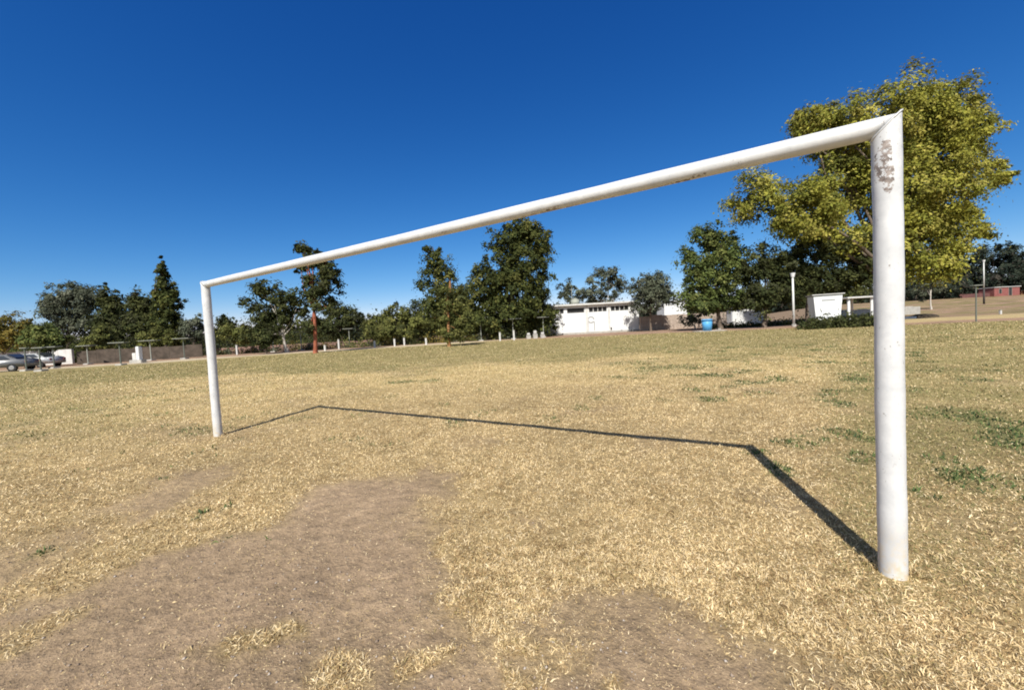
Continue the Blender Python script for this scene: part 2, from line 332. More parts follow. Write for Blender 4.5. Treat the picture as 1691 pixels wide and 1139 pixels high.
# ------------------------------------------------------------ goal
def paint_mat():
    m = bpy.data.materials.new('worn_white_paint'); m.use_nodes = True; T = m.node_tree; N = T.nodes; L = T.links
    b = N['Principled BSDF']; b.inputs['Roughness'].default_value = .42; b.inputs['Specular IOR Level'].default_value = .4
    tc = N.new('ShaderNodeTexCoord')
    def noise(s, d=4, r=.6, st=None):
        z = N.new('ShaderNodeTexNoise'); z.inputs['Scale'].default_value = s; z.inputs['Detail'].default_value = d; z.inputs['Roughness'].default_value = r
        if st:
            mp = N.new('ShaderNodeMapping'); mp.inputs['Scale'].default_value = st; L.new(tc.outputs['Object'], mp.inputs['Vector']); L.new(mp.outputs[0], z.inputs['Vector'])
        else: L.new(tc.outputs['Object'], z.inputs['Vector'])
        return z.outputs['Fac']
    def ramp(i, a, b_, c0, c1):
        q = N.new('ShaderNodeValToRGB'); L.new(i, q.inputs[0]); q.color_ramp.elements[0].position = a; q.color_ramp.elements[1].position = b_
        q.color_ramp.elements[0].color = (*c0, 1); q.color_ramp.elements[1].color = (*c1, 1); return q.outputs[0]
    def mix(f, a, b_):
        q = N.new('ShaderNodeMix'); q.data_type = 'RGBA'; L.new(f, q.inputs[0]); 
        for v, i in ((a, 6), (b_, 7)):
            if isinstance(v, tuple): q.inputs[i].default_value = (*v, 1)
            else: L.new(v, q.inputs[i])
        return q.outputs[2]
    base = ramp(noise(7, 6, .7), .35, .65, (.47, .48, .485), (.60, .605, .60))
    sp = ramp(noise(75, 3, .6, (1, 1, .55)), .645, .68, (0, 0, 0), (1, 1, 1))
    big = ramp(noise(4, 3), .44, .58, (0, 0, 0), (.9, .9, .9))
    mm = N.new('ShaderNodeMath'); mm.operation = 'MULTIPLY'; L.new(sp, mm.inputs[0]); L.new(big, mm.inputs[1])
    c1 = mix(mm.outputs[0], base, (.22, .20, .18))
    # dirt splashed on the lowest 12 cm
    gz = N.new('ShaderNodeNewGeometry'); sx = N.new('ShaderNodeSeparateXYZ'); L.new(gz.outputs['Position'], sx.inputs[0])
    mr = N.new('ShaderNodeMapRange'); L.new(sx.outputs['Z'], mr.inputs[0]); mr.inputs[1].default_value = .0; mr.inputs[2].default_value = .30; mr.inputs[3].default_value = 1.0; mr.inputs[4].default_value = 0
    m2 = N.new('ShaderNodeMath'); m2.operation = 'MULTIPLY'; L.new(mr.outputs[0], m2.inputs[0]); L.new(ramp(noise(28, 5), .42, .62, (0, 0, 0), (1, 1, 1)), m2.inputs[1])
    c2 = mix(m2.outputs[0], c1, (.52, .44, .32))
    # chipped patch (attribute 'chip' marks where the coat has flaked)
    at_ = N.new('ShaderNodeAttribute'); at_.attribute_name = 'chip'
    ad = N.new('ShaderNodeMath'); ad.operation = 'MULTIPLY'; L.new(at_.outputs['Fac'], ad.inputs[0]); L.new(ramp(noise(42, 5, .75), .44, .55, (.15, .15, .15), (1, 1, 1)), ad.inputs[1])
    st = N.new('ShaderNodeMath'); st.operation = 'GREATER_THAN'; L.new(ad.outputs[0], st.inputs[0]); st.inputs[1].default_value = .42
    chipc = ramp(noise(30, 4), .4, .6, (.13, .105, .09), (.31, .265, .235))
    c3 = mix(st.outputs[0], c2, chipc)
    L.new(c3, b.inputs['Base Color'])
    bp = N.new('ShaderNodeBump'); bp.inputs['Strength'].default_value = .25; bp.inputs['Distance'].default_value = .004; L.new(noise(12, 5, .6), bp.inputs['Height']); L.new(bp.outputs[0], b.inputs['Normal'])
    return m
def pipe(name, p0, p1, rad, m, parent, cut0=None, cut1=None, chip=None, seg=56, rings=90):
    """straight pipe; cut = plane normal (through the end point) for a mitred end"""
    p0 = np.array(p0, float); p1 = np.array(p1, float); ax = (p1-p0)/np.linalg.norm(p1-p0)
    a = np.cross(ax, [0, 1, 0]); a = a/np.linalg.norm(a); b = np.cross(ax, a)
    th = np.linspace(0, 2*math.pi, seg, endpoint=False); V = []; n = rings+1
    ring = np.cos(th)[:, None]*a+np.sin(th)[:, None]*b
    def end(p, c):
        o = p+ring*rad
        if c is not None:
            c = np.array(c, float); t = -((o-p)@c)/(ax@c); o = o+t[:, None]*ax
        return o
    e0, e1 = end(p0, cut0), end(p1, cut1); wob = RNG.normal(0, 1, 12)
    for i in range(n):
        u = i/rings; c = e0*(1-u)+e1*u
        if 0 < i < rings:
            c = c+ring*(.0006*math.sin(u*23+wob[0])+.0005*math.sin(u*51+wob[1]))
            c = c+a*.0022*math.sin(u*math.pi*2+wob[2])*math.sin(u*math.pi)+b*.002*math.sin(u*9+wob[3])*math.sin(u*math.pi)
        V.append(c)
    V = np.concatenate(V); idx = np.arange(n*seg).reshape(n, seg)
    q = np.stack([idx[:-1], np.roll(idx[:-1], -1, 1), np.roll(idx[1:], -1, 1), idx[1:]], -1).reshape(-1, 4)
    V = np.concatenate([V, [p0, p1]]); k = n*seg
    t = np.concatenate([np.stack([np.roll(idx[0], -1), idx[0], np.full(seg, k)], 1), np.stack([idx[-1], np.roll(idx[-1], -1), np.full(seg, k+1)], 1)])
    ch = chip(V) if chip else np.zeros(len(V))
    return npobj(name, V, [q, t], m, parent, cols={'chip': ch}, smooth=True)
GW, GH, PR, BR = 7.32, 2.20, .056, .047
def goal():
    g = empty('football_goal', (0, 0, 0), 0, label='white tubular football goal without a net standing on the dry pitch', cat='goal')
    m = paint_mat()
    def chip(V):     # flaked coat at the top of the near post, on the side that faces the touch line
        ang = np.arctan2(V[:, 1], V[:, 0]); fa = math.atan2(CAM[1], CAM[0])
        da = (ang-fa+math.pi) % (2*math.pi)-math.pi
        z = V[:, 2]; s = np.exp(-((da+.05)/.45)**2)*sstep(2.17, 2.10, z)*sstep(1.86, 1.98, z)
        s2 = np.exp(-((da-.10)/.30)**2)*np.exp(-((z-1.935)/.06)**2)
        s3 = .66*np.exp(-((da+.75)/.30)**2)*np.exp(-((z-2.0)/.10)**2)
        return np.clip(s*.86+s2*1.35+s3, 0, 1)
    def chip2(V):    # rust flakes along the underside of the bar
        x = V[:, 0]; lo = sstep(.25, .95, -(V[:, 2]-GH)/BR); n = fbm(x, V[:, 1]*3, 9, 3, 51)
        return np.clip(lo*sstep(-4.2, -3.0, x)*sstep(-.35, -.9, x)*sstep(.50, .66, n)*.75, 0, 1)
    pipe('post', (0, 0, -.05), (0, 0, GH), PR, m, g, None, (-1, 0, 1), chip=chip, rings=160)
    pipe('post', (-GW, 0, -.05), (-GW, 0, GH), PR, m, g, None, (1, 0, 1))
    pipe('crossbar', (-GW, 0, GH), (0, 0, GH), BR, m, g, (1, 0, 1), (-1, 0, 1), chip=chip2, rings=140)
    for X, s in ((0, 1), (-GW, -1)):     # weld bead round each mitre
        bm = bmesh.new(); k = 40; R2 = []
        for i in range(k):
            th = 2*math.pi*i/k; cx, cy = math.cos(th)*(PR+.0006), math.sin(th)*(PR+.0006)
            c = Vector((X+cx, cy, GH+s*cx)); n = Vector((math.cos(th), math.sin(th), s*math.cos(th))).normalized(); up = Vector((-s, 0, 1)).normalized(); rr = .0036+random.random()*.0016
            R2.append([bm.verts.new(c+n*rr*math.cos(q)+up*rr*math.sin(q)) for q in (0, 1.57, 3.14, 4.71)])
        for i in range(k):
            A, B = R2[i], R2[(i+1) % k]
            for j in range(4): bm.faces.new((A[j], B[j], B[(j+1) % 4], A[(j+1) % 4]))
        bmobj('weld_bead', bm, m, g, True)
goal()

# ------------------------------------------------------------ trees
LEAF = attr_mat('foliage', .8, .25, .08)
BARK = mat('grey_brown_bark', (.16, .125, .095), .9, .3, 6, bump=.6)
BARKRED = mat('rust_red_bark', (.33, .105, .055), .85, .25, 3, bump=.4, col2=(.16, .05, .03))
BARKORANGE = mat('orange_brown_bark', (.36, .18, .075), .85, .2, 3, bump=.4)
BARKPALE = mat('pale_bark', (.50, .46, .40), .85, .15, 5, bump=.3)
def tubes(paths):
    V = []; F = []; base = 0; K = 7
    for pts, r0, r1 in paths:
        pts = np.array(pts); n = len(pts)
        d = np.gradient(pts, axis=0); d /= np.linalg.norm(d, axis=1)[:, None]+1e-9
        ref = np.array([.3, .9, .2]); a = np.cross(d, ref); a /= np.linalg.norm(a, axis=1)[:, None]+1e-9; b = np.cross(d, a)
        rr = (r0+(r1-r0)*np.linspace(0, 1, n)**.8)[:, None, None]; th = np.linspace(0, 2*math.pi, K, endpoint=False)
        ring = pts[:, None]+rr*(np.cos(th)[None, :, None]*a[:, None]+np.sin(th)[None, :, None]*b[:, None]); V.append(ring.reshape(-1, 3))
        idx = np.arange(n*K).reshape(n, K)+base; F.append(np.stack([idx[:-1], np.roll(idx[:-1], -1, 1), np.roll(idx[1:], -1, 1), idx[1:]], -1).reshape(-1, 4)); base += n*K
    return np.concatenate(V), np.concatenate(F)
def curve(p0, p1, n=8, sag=.0, wob=.1, g=RNG):
    p0 = np.array(p0, float); p1 = np.array(p1, float); t = np.linspace(0, 1, n)[:, None]; L_ = np.linalg.norm(p1-p0)
    w = g.normal(0, wob*L_*.5, 3); w[2] *= .3
    return p0*(1-t)+p1*t+np.sin(t*math.pi)*(w+np.array([0, 0, sag*L_]))
PAL = {
 'yellow': [(0.264, 0.255, 0.044), (0.195, 0.204, 0.037), (0.350, 0.316, 0.075), (0.122, 0.132, 0.030)],
 'dark': [(0.051, 0.059, 0.020), (0.035, 0.044, 0.016), (0.082, 0.088, 0.030), (0.044, 0.047, 0.023)],
 'conifer': [(0.055, 0.067, 0.020), (0.038, 0.047, 0.016), (0.087, 0.097, 0.027), (0.120, 0.118, 0.034)],
 'olive': [(0.126, 0.134, 0.038), (0.092, 0.101, 0.030), (0.168, 0.164, 0.052), (0.063, 0.071, 0.028)],
 'grey': [(0.105, 0.118, 0.076), (0.080, 0.092, 0.060), (0.143, 0.151, 0.105), (0.059, 0.069, 0.049)],
 'mid': [(0.096, 0.120, 0.034), (0.068, 0.091, 0.027), (0.142, 0.156, 0.047), (0.049, 0.063, 0.023)],
 'autumn': [(0.176, 0.134, 0.029), (0.126, 0.113, 0.029), (0.210, 0.160, 0.038), (0.092, 0.092, 0.029)],
 'far': [(0.035, 0.047, 0.034), (0.026, 0.037, 0.027), (0.049, 0.059, 0.039), (0.055, 0.049, 0.039)],
}
def tree(name, label, cat, px, z, lobes, n, pal, leaf=.26, bark=None, trunk_r=.3, group=None, clump=.9, fork=.35, droop=.3, dens_in=.35, lean=0, bare=None, csz=90, depth=1.0, twigs=14, tops=None):
    """lobes in photo pixels (x, y, rx, ry) at the tree's own depth z, made into real ellipsoids"""
    g = np.random.default_rng(abs(hash((name, round(px), round(z), len(lobes)))) % 2**31 if False else int(px*7+z*13+len(lobes)+5000))
    base = gcol(px, z); B = np.array(base)
    root = empty(name, base, 0, label=label, cat=cat, group=group)
    k = z/FPX; E = []; cth = 1/math.sqrt(1+((px-845)/FPX)**2); n = int(n*2.7); leaf *= .80; csz *= 1.0
    for l in lobes:
        c = at(l[0], l[1], z)-B; dz = (l[4] if len(l) > 4 else 0)*k*l[2]
        c = c+np.array([FH[0], FH[1], 0])*dz; E.append((c, l[2]*k*(1/math.sqrt(1+((l[0]-845)/FPX)**2))*1.06, l[3]*k*1.03))
    vol = np.array([e[1]*e[1]*e[2] for e in E])**(2/3.); vol /= vol.sum()
    nc = max(6, int(n/csz)); which = g.choice(len(E), nc, p=vol)
    cc = np.empty((nc, 3)); nrm = np.empty((nc, 3))
    for i in range(nc):
        c, rx, rz = E[which[i]]; v = g.normal(size=3); v /= np.linalg.norm(v); rad = (g.random()**dens_in)
        cc[i] = c+v*np.array([rx, rx*depth, rz])*rad*(.92+.16*g.random()); nrm[i] = v
    # a few stray clumps break the outline
    ns = nc//6; cc[:ns] += nrm[:ns]*np.minimum(clump, np.array([e[1] for e in E])[which[:ns]]*.5)[:, None]*(.3+.6*g.random((ns, 1)))
    ctone = .68+.58*g.random(nc); cpal = g.choice(4, nc, p=[.4, .3, .2, .1])
    m = g.choice(nc, n); rs = np.minimum(clump, np.array([e[1] for e in E])[which]*.62)*(.45+.8*g.random(nc)); off = g.normal(0, .42, (n, 3))*rs[m][:, None]; off[:, 2] *= .75
    hang = (np.hypot(off[:, 0], off[:, 1])**2)/clump*droop; P = cc[m]+off; P[:, 2] -= hang
    keep = P[:, 2] > .25; P, m, off = P[keep], m[keep], off[keep]; n = len(P)
    nn = nrm[m]*.8+off*.8/clump+np.array([0, 0, .55])+g.normal(0, .55, (n, 3)); nn /= np.linalg.norm(nn, axis=1)[:, None]
    t1 = np.cross(nn, g.normal(size=(n, 3))); t1[:, 2] -= droop*.8; t1 -= (t1*nn).sum(1)[:, None]*nn; t1 /= np.linalg.norm(t1, axis=1)[:, None]; t2 = np.cross(nn, t1)
    s = leaf*(.40+1.15*g.random(n)**1.3)[:, None]; t1 = t1*s*.62; t2 = t2*s*.34
    V = np.stack([P-t1, P+t2-t1*.1, P+t1, P-t2-t1*.1], 1).reshape(-1, 3)
    pa = np.array(PAL[pal]); ci = np.where(g.random(n) < .7, cpal[m], g.choice(4, n)); col = pa[ci]*(ctone[m]*(.82+.36*g.random(n)))[:, None]
    F = np.arange(n*4).reshape(n, 4)
    npobj('crown', V, [F], LEAF, root, cols={'col': np.repeat(col, 4, 0)})
    # trunk and limbs
    cen = sum(e[0]*w for e, w in zip(E, vol)); tl = max(E, key=lambda e: e[0][2]); top = tl[0][2]; hf = top*fork
    fk = np.array([cen[0]*.25+lean, cen[1]*.25, hf]); paths = []
    tr = curve((0, 0, -.15), fk, 9, 0, .05, g); paths.append((tr, trunk_r, trunk_r*.62))
    fl = curve((0, 0, -.15), (0, 0, .5), 3, 0, 0, g); paths.append((fl, trunk_r*1.45, trunk_r*.9))
    paths.append((curve(fk, np.array([tl[0][0], tl[0][1], top]), 9, 0, .05, g), trunk_r*.62, trunk_r*.12))
    for c, rx, rz in E:
        paths.append((curve(fk*np.array([1, 1, .75+.3*g.random()]), c+np.array([0, 0, rz*.2]), 8, -.05, .12, g), trunk_r*.42, trunk_r*.10))
    for i in g.choice(nc, min(nc, twigs), replace=False):
        c = E[which[i]][0]; paths.append((curve(c*.8+fk*.2, cc[i], 6, 0, .12, g), trunk_r*.16, trunk_r*.04))
    V, F = tubes(paths); npobj('trunk', V, [F], bark or BARK, root, smooth=True)
    return root

# the big yellow-green tree on the right
tree('broadleaf_tree', 'huge yellow-green broadleaf tree rising behind the near goal post', 'tree', 1466, 42,
     [(1450, 212, 105, 66), (1530, 222, 92, 70), (1375, 216, 62, 38), (1585, 310, 58, 78), (1500, 310, 110, 80), (1412, 290, 62, 56, .3), (1480, 400, 85, 52), (1565, 390, 45, 45), (1654, 287, 26, 22), (1622, 385, 24, 14), (1248, 325, 45, 36), (1302, 362, 50, 42, -.6), (1380, 368, 60, 36, .8), (1545, 176, 60, 26), (1600, 205, 34, 38), (1345, 212, 26, 18), (1352, 330, 46, 34, -.2), (1395, 400, 36, 22), (1340, 200, 30, 22), (1600, 225, 34, 44), (1530, 440, 50, 22)],
     74000, 'yellow', .285, trunk_r=.62, clump=1.3, fork=.24, droop=.5, csz=170, dens_in=.28, twigs=40)
T = tree
# left end
T('shade_tree', 'low yellowish olive tree at the far left edge of the field', 'tree', 8, 46, [(-35, 552, 40, 26), (5, 548, 32, 26), (40, 552, 26, 24)], 4200, 'autumn', .30, trunk_r=.16, clump=.8, group='olive trees at the left edge')
T('shade_tree', 'bright green low tree behind the parked cars', 'tree', 72, 41, [(72, 556, 30, 20), (95, 563, 20, 13), (55, 550, 18, 16)], 3200, 'mid', .26, trunk_r=.14, clump=.7, group='olive trees at the left edge')
T('eucalyptus_tree', 'broad grey-green thin crowned tree left of the dark trees', 'tree', 112, 62, [(85, 500, 26, 24), (120, 490, 34, 26), (148, 495, 24, 24), (100, 525, 38, 22), (140, 530, 30, 22)], 6800, 'grey', .36, trunk_r=.3, clump=1.1, dens_in=.33, fork=.3)
T('pine_tree', 'dark spiky-topped tree beside the broad grey-green one', 'tree', 183, 56, [(172, 478, 8, 13), (182, 500, 18, 22), (195, 525, 28, 26), (175, 545, 26, 20)], 5200, 'dark', .34, trunk_r=.22, clump=.9)
T('cypress_tree', 'dark round-topped dense tree left of the pointed conifer', 'tree', 232, 56, [(222, 505, 24, 22), (245, 512, 22, 24), (228, 540, 36, 26)], 6000, 'dark', .34, trunk_r=.25, clump=.95)
T('pine_tree', 'tall pointed dark conifer left of the far goal post', 'tree', 276, 54, [(267, 436, 6, 14), (269, 455, 11, 18), (273, 478, 16, 20), (274, 505, 24, 24), (285, 480, 9, 12), (300, 500, 10, 6), (276, 535, 30, 24), (257, 478, 9, 6)], 7500, 'conifer', .32, trunk_r=.25, clump=.65, dens_in=.4, fork=.6)
T('bush', 'olive bush in front of the pines behind the flat canopies', 'bush', 168, 47, [(168, 560, 17, 22), (150, 565, 18, 14)], 2200, 'olive', .26, trunk_r=.08, clump=.55, group='bushes along the far side of the field')
T('bush', 'mid green bush below the pointed conifer', 'bush', 262, 47, [(262, 556, 18, 18), (285, 560, 16, 14), (240, 560, 14, 14)], 2400, 'olive', .26, trunk_r=.08, clump=.55, group='bushes along the far side of the field')
T('thorn_tree', 'small thin grey tree just left of the far goal post', 'tree', 322, 50, [(318, 545, 20, 20), (327, 528, 10, 12)], 1500, 'grey', .26, trunk_r=.10, clump=.6, twigs=24)
T('shade_tree', 'small dark round-headed tree just right of the far goal post', 'tree', 370, 70, [(370, 532, 15, 14), (372, 552, 24, 14)], 2000, 'dark', .34, trunk_r=.15, clump=.8)
T('bush', 'yellowish olive bush right of the far goal post', 'bush', 392, 49, [(385, 550, 22, 14), (405, 552, 18, 14)], 2000, 'olive', .26, trunk_r=.08, clump=.6, group='bushes along the far side of the field')
T('eucalyptus_tree', 'airy dark tree with a pale forked trunk near the far goal post', 'tree', 474, 45, [(432, 478, 22, 16), (410, 505, 17, 18), (452, 490, 20, 20), (480, 485, 20, 12), (440, 520, 34, 22), (475, 515, 20, 20), (432, 548, 26, 18), (490, 530, 16, 16), (455, 540, 16, 14), (492, 505, 14, 18)], 4800, 'dark', .30, bark=BARKPALE, trunk_r=.20, clump=.75, fork=.3, dens_in=.5, twigs=30)
T('shade_tree', 'dark leafy mass with a bare stem between two trunks', 'bush', 440, 43, [(440, 560, 16, 16), (430, 550, 16, 12)], 1400, 'dark', .24, trunk_r=.08, clump=.5)
T('eucalyptus_tree', 'tall airy tree with a rust red trunk crossing the goal bar', 'tree', 521, 38, [(500, 408, 15, 13), (518, 428, 20, 16), (537, 440, 18, 22), (542, 462, 20, 26), (498, 450, 15, 24), (520, 480, 22, 24), (532, 500, 20, 20), (515, 535, 20, 16)], 4200, 'dark', .27, bark=BARKRED, trunk_r=.20, clump=.62, fork=.55, dens_in=.45, twigs=26)
T('shade_tree', 'round dark green tree right of the rust red trunk', 'tree', 566, 60, [(560, 515, 24, 18), (580, 525, 20, 16), (550, 540, 30, 18)], 3600, 'dark', .34, trunk_r=.2, clump=.9)
T('shade_tree', 'low sprawling olive tree between the red and orange trunks', 'tree', 655, 52, [(625, 535, 28, 15), (655, 525, 26, 18), (685, 532, 24, 16), (650, 548, 48, 13)], 4600, 'olive', .30, trunk_r=.16, clump=.75)
T('pine_tree', 'small dark spiky tree top poking out behind the low olive tree', 'tree', 652, 80, [(655, 510, 7, 12), (640, 520, 10, 10), (600, 528, 14, 12), (665, 530, 30, 14)], 1800, 'dark', .36, trunk_r=.18, clump=.7)
T('cypress_tree', 'tall ragged cypress left of the big dark conifer', 'tree', 722, 58, [(715, 410, 12, 16), (720, 438, 24, 26), (724, 475, 34, 34), (722, 515, 40, 32), (755, 500, 24, 30), (772, 515, 22, 30), (740, 540, 34, 18)], 10500, 'conifer', .34, trunk_r=.3, clump=.95, dens_in=.4)
T('young_tree', 'olive tree with an orange-brown trunk in front of the cypress', 'tree', 742, 37, [(742, 455, 8, 14), (735, 495, 18, 20), (758, 495, 18, 20), (728, 530, 18, 20), (765, 530, 22, 22), (745, 550, 22, 10)], 4200, 'olive', .22, bark=BARKORANGE, trunk_r=.15, clump=.5, fork=.7, dens_in=.5, depth=.6)
T('cedar_tree', 'massive dark conifer with foliage down to the ground left of the white building', 'tree', 845, 53,
  [(862, 378, 26, 20), (880, 395, 28, 32), (845, 400, 34, 36), (872, 430, 40, 40), (825, 440, 34, 38), (800, 465, 28, 28), (790, 500, 34, 34), (850, 480, 52, 44), (882, 500, 30, 40), (830, 525, 56, 28), (895, 530, 24, 20), (775, 530, 22, 22)],
  26000, 'conifer', .34, trunk_r=.5, clump=.85, csz=80, droop=.7, dens_in=.3)
# centre, behind the white building
T('poplar_tree', 'pale blue-green thin tree behind the left end of the white building', 'tree', 940, 95, [(935, 480, 14, 18), (955, 485, 12, 14), (945, 505, 24, 14)], 2200, 'grey', .45, trunk_r=.2, clump=1.0, dens_in=.5, group='thin trees behind the white building')
T('poplar_tree', 'sparse twiggy tree with pale stems behind the building roof', 'tree', 1003, 84, [(985, 465, 18, 20), (1008, 458, 22, 18), (1022, 475, 18, 20), (990, 490, 30, 14)], 3400, 'grey', .40, bark=BARKPALE, trunk_r=.22, clump=1.0, dens_in=.5, twigs=30, group='thin trees behind the white building')
T('round_tree', 'round grey-green tree on a thin trunk at the right end of the white building', 'tree', 1075, 52, [(1062, 475, 24, 22), (1085, 470, 24, 22), (1075, 495, 32, 20), (1100, 488, 14, 16)], 5000, 'grey', .27, trunk_r=.16, clump=.7, fork=.45, dens_in=.4, csz=60)
T('broadleaf_tree', 'dark leaning tree with low skirts beside the blue bin', 'tree', 1190, 44, [(1165, 392, 26, 20), (1190, 400, 34, 26), (1140, 420, 16, 14), (1150, 440, 32, 24), (1205, 435, 34, 32), (1170, 470, 44, 26), (1140, 490, 24, 16), (1200, 490, 34, 20), (1165, 505, 40, 10)], 12500, 'mid', .28, trunk_r=.26, clump=.75, dens_in=.36, droop=.5)
T('broadleaf_tree', 'dense black-green tree between the leaning tree and the huge one', 'tree', 1262, 42, [(1260, 430, 30, 26), (1240, 455, 26, 22), (1290, 450, 30, 26), (1265, 480, 44, 22), (1310, 475, 30, 24), (1250, 500, 34, 12)], 8500, 'dark', .28, trunk_r=.22, clump=.75, dens_in=.36)
T('broadleaf_tree', 'dark slim tree under the left side of the huge crown', 'tree', 1334, 43, [(1345, 425, 54, 26), (1345, 462, 48, 24), (1310, 445, 30, 24), (1390, 468, 50, 24), (1415, 435, 46, 34), (1375, 405, 42, 22)], 9500, 'dark', .28, trunk_r=.24, clump=.75, fork=.6)
T('bush', 'bright yellow bush above the white shed', 'bush', 1366, 52, [(1362, 478, 18, 12), (1382, 470, 20, 12), (1410, 473, 22, 12), (1372, 490, 16, 10)], 3000, 'yellow', .28, trunk_r=.10, clump=.6)
T('thorn_tree', 'dry shrub full of pale twigs left of the blue bin', 'bush', 1148, 50, [(1148, 518, 16, 14), (1135, 526, 14, 9)], 900, 'grey', .24, bark=BARKPALE, trunk_r=.07, clump=.5, fork=.3, twigs=60)
T('shade_tree', 'thin greyish sapling standing right of the near goal post', 'tree', 1538, 74, [(1535, 450, 18, 20), (1548, 462, 16, 20), (1525, 475, 22, 16)], 1500, 'grey', .36, bark=BARKPALE, trunk_r=.14, clump=.8, fork=.4, twigs=40)
for i, (px, z, lobes, lb) in enumerate([
   (1590, 130, [(1572, 448, 36, 22), (1602, 430, 36, 24), (1585, 468, 50, 24)], 'dark distant tree left of the street lamp'),
   (1655, 125, [(1640, 425, 42, 24), (1668, 422, 34, 20), (1650, 455, 58, 32)], 'tallest dark distant tree behind the red building'),
   (1720, 120, [(1698, 432, 36, 22), (1730, 430, 46, 24), (1712, 458, 60, 28)], 'dark distant tree at the right edge of the view'),
   (1510, 120, [(1490, 472, 40, 18), (1530, 462, 40, 22), (1555, 474, 36, 20)], 'low dark distant tree just right of the near goal post')]):
    T('distant_tree', lb, 'tree', px, z, lobes, 5200, 'far', .62, trunk_r=.4, clump=1.6, group='dark distant trees on the right')
# tree line far off, one mass
def woodland():
    g = np.random.default_rng(77); V = []; c = []
    for px in range(-500, 2300, 9):
        z = 140+g.random()*30; b = gcol(px, z); h = (3.8+2.6*g.random()+3.5*float(fbm([px], [3.], .012, 3, 3)[0]))
        if 880 < px < 1120: h *= .9
        n = 260; P = np.array(b)+np.stack([g.normal(0, 1.9, n), g.normal(0, 1.9, n), np.abs(g.normal(.45, .3, n))*h], 1); tone = .7+.6*g.random()
        nn = g.normal(size=(n, 3))+np.array([0, 0, .5]); nn /= np.linalg.norm(nn, axis=1)[:, None]; t1 = np.cross(nn, g.normal(size=(n, 3))); t1 /= np.linalg.norm(t1, axis=1)[:, None]; t2 = np.cross(nn, t1)
        s = .75; V.append(np.stack([P-t1*s, P+t2*s*.6, P+t1*s, P-t2*s*.6], 1).reshape(-1, 3)); pa = np.array(PAL['far' if g.random() < .6 else 'dark'])
        c.append(np.repeat(pa[g.choice(4, n)]*tone*1.15, 4, 0))
    V = np.concatenate(V); o = npobj('distant_woodland', V, [np.arange(len(V)).reshape(-1, 4)], LEAF, cols={'col': np.concatenate(c)})
    tag(o, 'low far-off tree line along the horizon', 'woodland', kind='stuff')
woodland()
def scrub():
    g = np.random.default_rng(78); V = []; c = []
    for px, z, h, pal in [(x, 60+g.random()*8, 2.6+1.8*g.random(), g.choice(['olive', 'mid', 'dark', 'dark'])) for x in np.arange(-120, 900, 9)]+[(x, 50+g.random()*5, .5+1.0*g.random(), g.choice(['olive', 'grey', 'autumn', 'dark'])) for x in np.arange(-60, 920, 7)]+[(x, 46+g.random()*4, .3+.5*g.random(), g.choice(['dark', 'dark', 'olive'])) for x in np.arange(1180, 1460, 9)]+[(x, 31+g.random()*1.5, .85, 'dark') for x in np.arange(1338, 1450, 4)]:
        b = gcol(px, z); n = 130 if h < 2 else 420; sd = .5 if h < 2 else 1.0; P = np.array(b)+np.stack([g.normal(0, sd, n), g.normal(0, sd, n), np.abs(g.normal(.3, .4, n))*h], 1)
        nn = g.normal(size=(n, 3))+np.array([0, 0, .5]); nn /= np.linalg.norm(nn, axis=1)[:, None]; t1 = np.cross(nn, g.normal(size=(n, 3))); t1 /= np.linalg.norm(t1, axis=1)[:, None]; t2 = np.cross(nn, t1)
        s = .13; V.append(np.stack([P-t1*s, P+t2*s*.5, P+t1*s, P-t2*s*.5], 1).reshape(-1, 3)); c.append(np.repeat(np.array(PAL[pal])[g.choice(4, n)]*(.8+.5*g.random()), 4, 0))
    V = np.concatenate(V); o = npobj('scrub', V, [np.arange(len(V)).reshape(-1, 4)], LEAF, cols={'col': np.concatenate(c)})
    tag(o, 'low dry scrub growing along the far side of the field', 'scrub', kind='stuff')
scrub()

# ------------------------------------------------------------ built things
def box(bm, x0, x1, y0, y1, z0, z1, bev=0):
    r = bmesh.ops.create_cube(bm, size=1)['verts']
    for v in r: v.co = Vector((x0+(v.co.x+.5)*(x1-x0), y0+(v.co.y+.5)*(y1-y0), z0+(v.co.z+.5)*(z1-z0)))
    if bev:
        es = {e for v in r for e in v.link_edges}; bmesh.ops.bevel(bm, geom=list(es), offset=bev, segments=2, affect='EDGES')
def cyl(bm, x, y, z0, z1, r0, r1=None, seg=14):
    r1 = r0 if r1 is None else r1
    bmesh.ops.create_cone(bm, cap_ends=True, segments=seg, radius1=r0, radius2=r1, depth=z1-z0, matrix=Matrix.Translation((x, y, (z0+z1)/2)))
def B(name, parts, m, parent=None, smooth=False):
    bm = bmesh.new()
    for p in parts:
        if p[0] == 'c': cyl(bm, *p[1:])
        else: box(bm, *p)
    return bmobj(name, bm, m, parent, smooth)
WHITE = mat('whitewash', (.67, .68, .67), .85, .08, .9, bump=.15)
WHITE2 = mat('stained_whitewash', (.56, .555, .53), .9, .14, 1.5, bump=.2)
CONC = mat('pale_concrete', (.40, .385, .35), .9, .15, 2, bump=.3)
DARK = mat('dark_opening', (.035, .035, .035), .6, .2, 2)
STEELG = mat('grey_green_metal', (.13, .145, .12), .7, .15, 4)
STEELP = mat('pale_metal', (.30, .315, .27), .6, .12, 4)
TAN = mat('tan_rubble_wall', (.42, .345, .285), .95, .25, 3.5, bump=.5, col2=(.27, .21, .17))
BROWN = mat('brown_low_wall', (.115, .09, .07), .95, .3, 1.5, bump=.5, col2=(.05, .04, .03))
RED = mat('faded_red_wall', (.24, .085, .075), .85, .15, 1.5)
GREYL = mat('grey_mark', (.30, .31, .31), .8, .1, 5)
BLUE = mat('blue_plastic', (.09, .33, .60), .45, .12, 4)
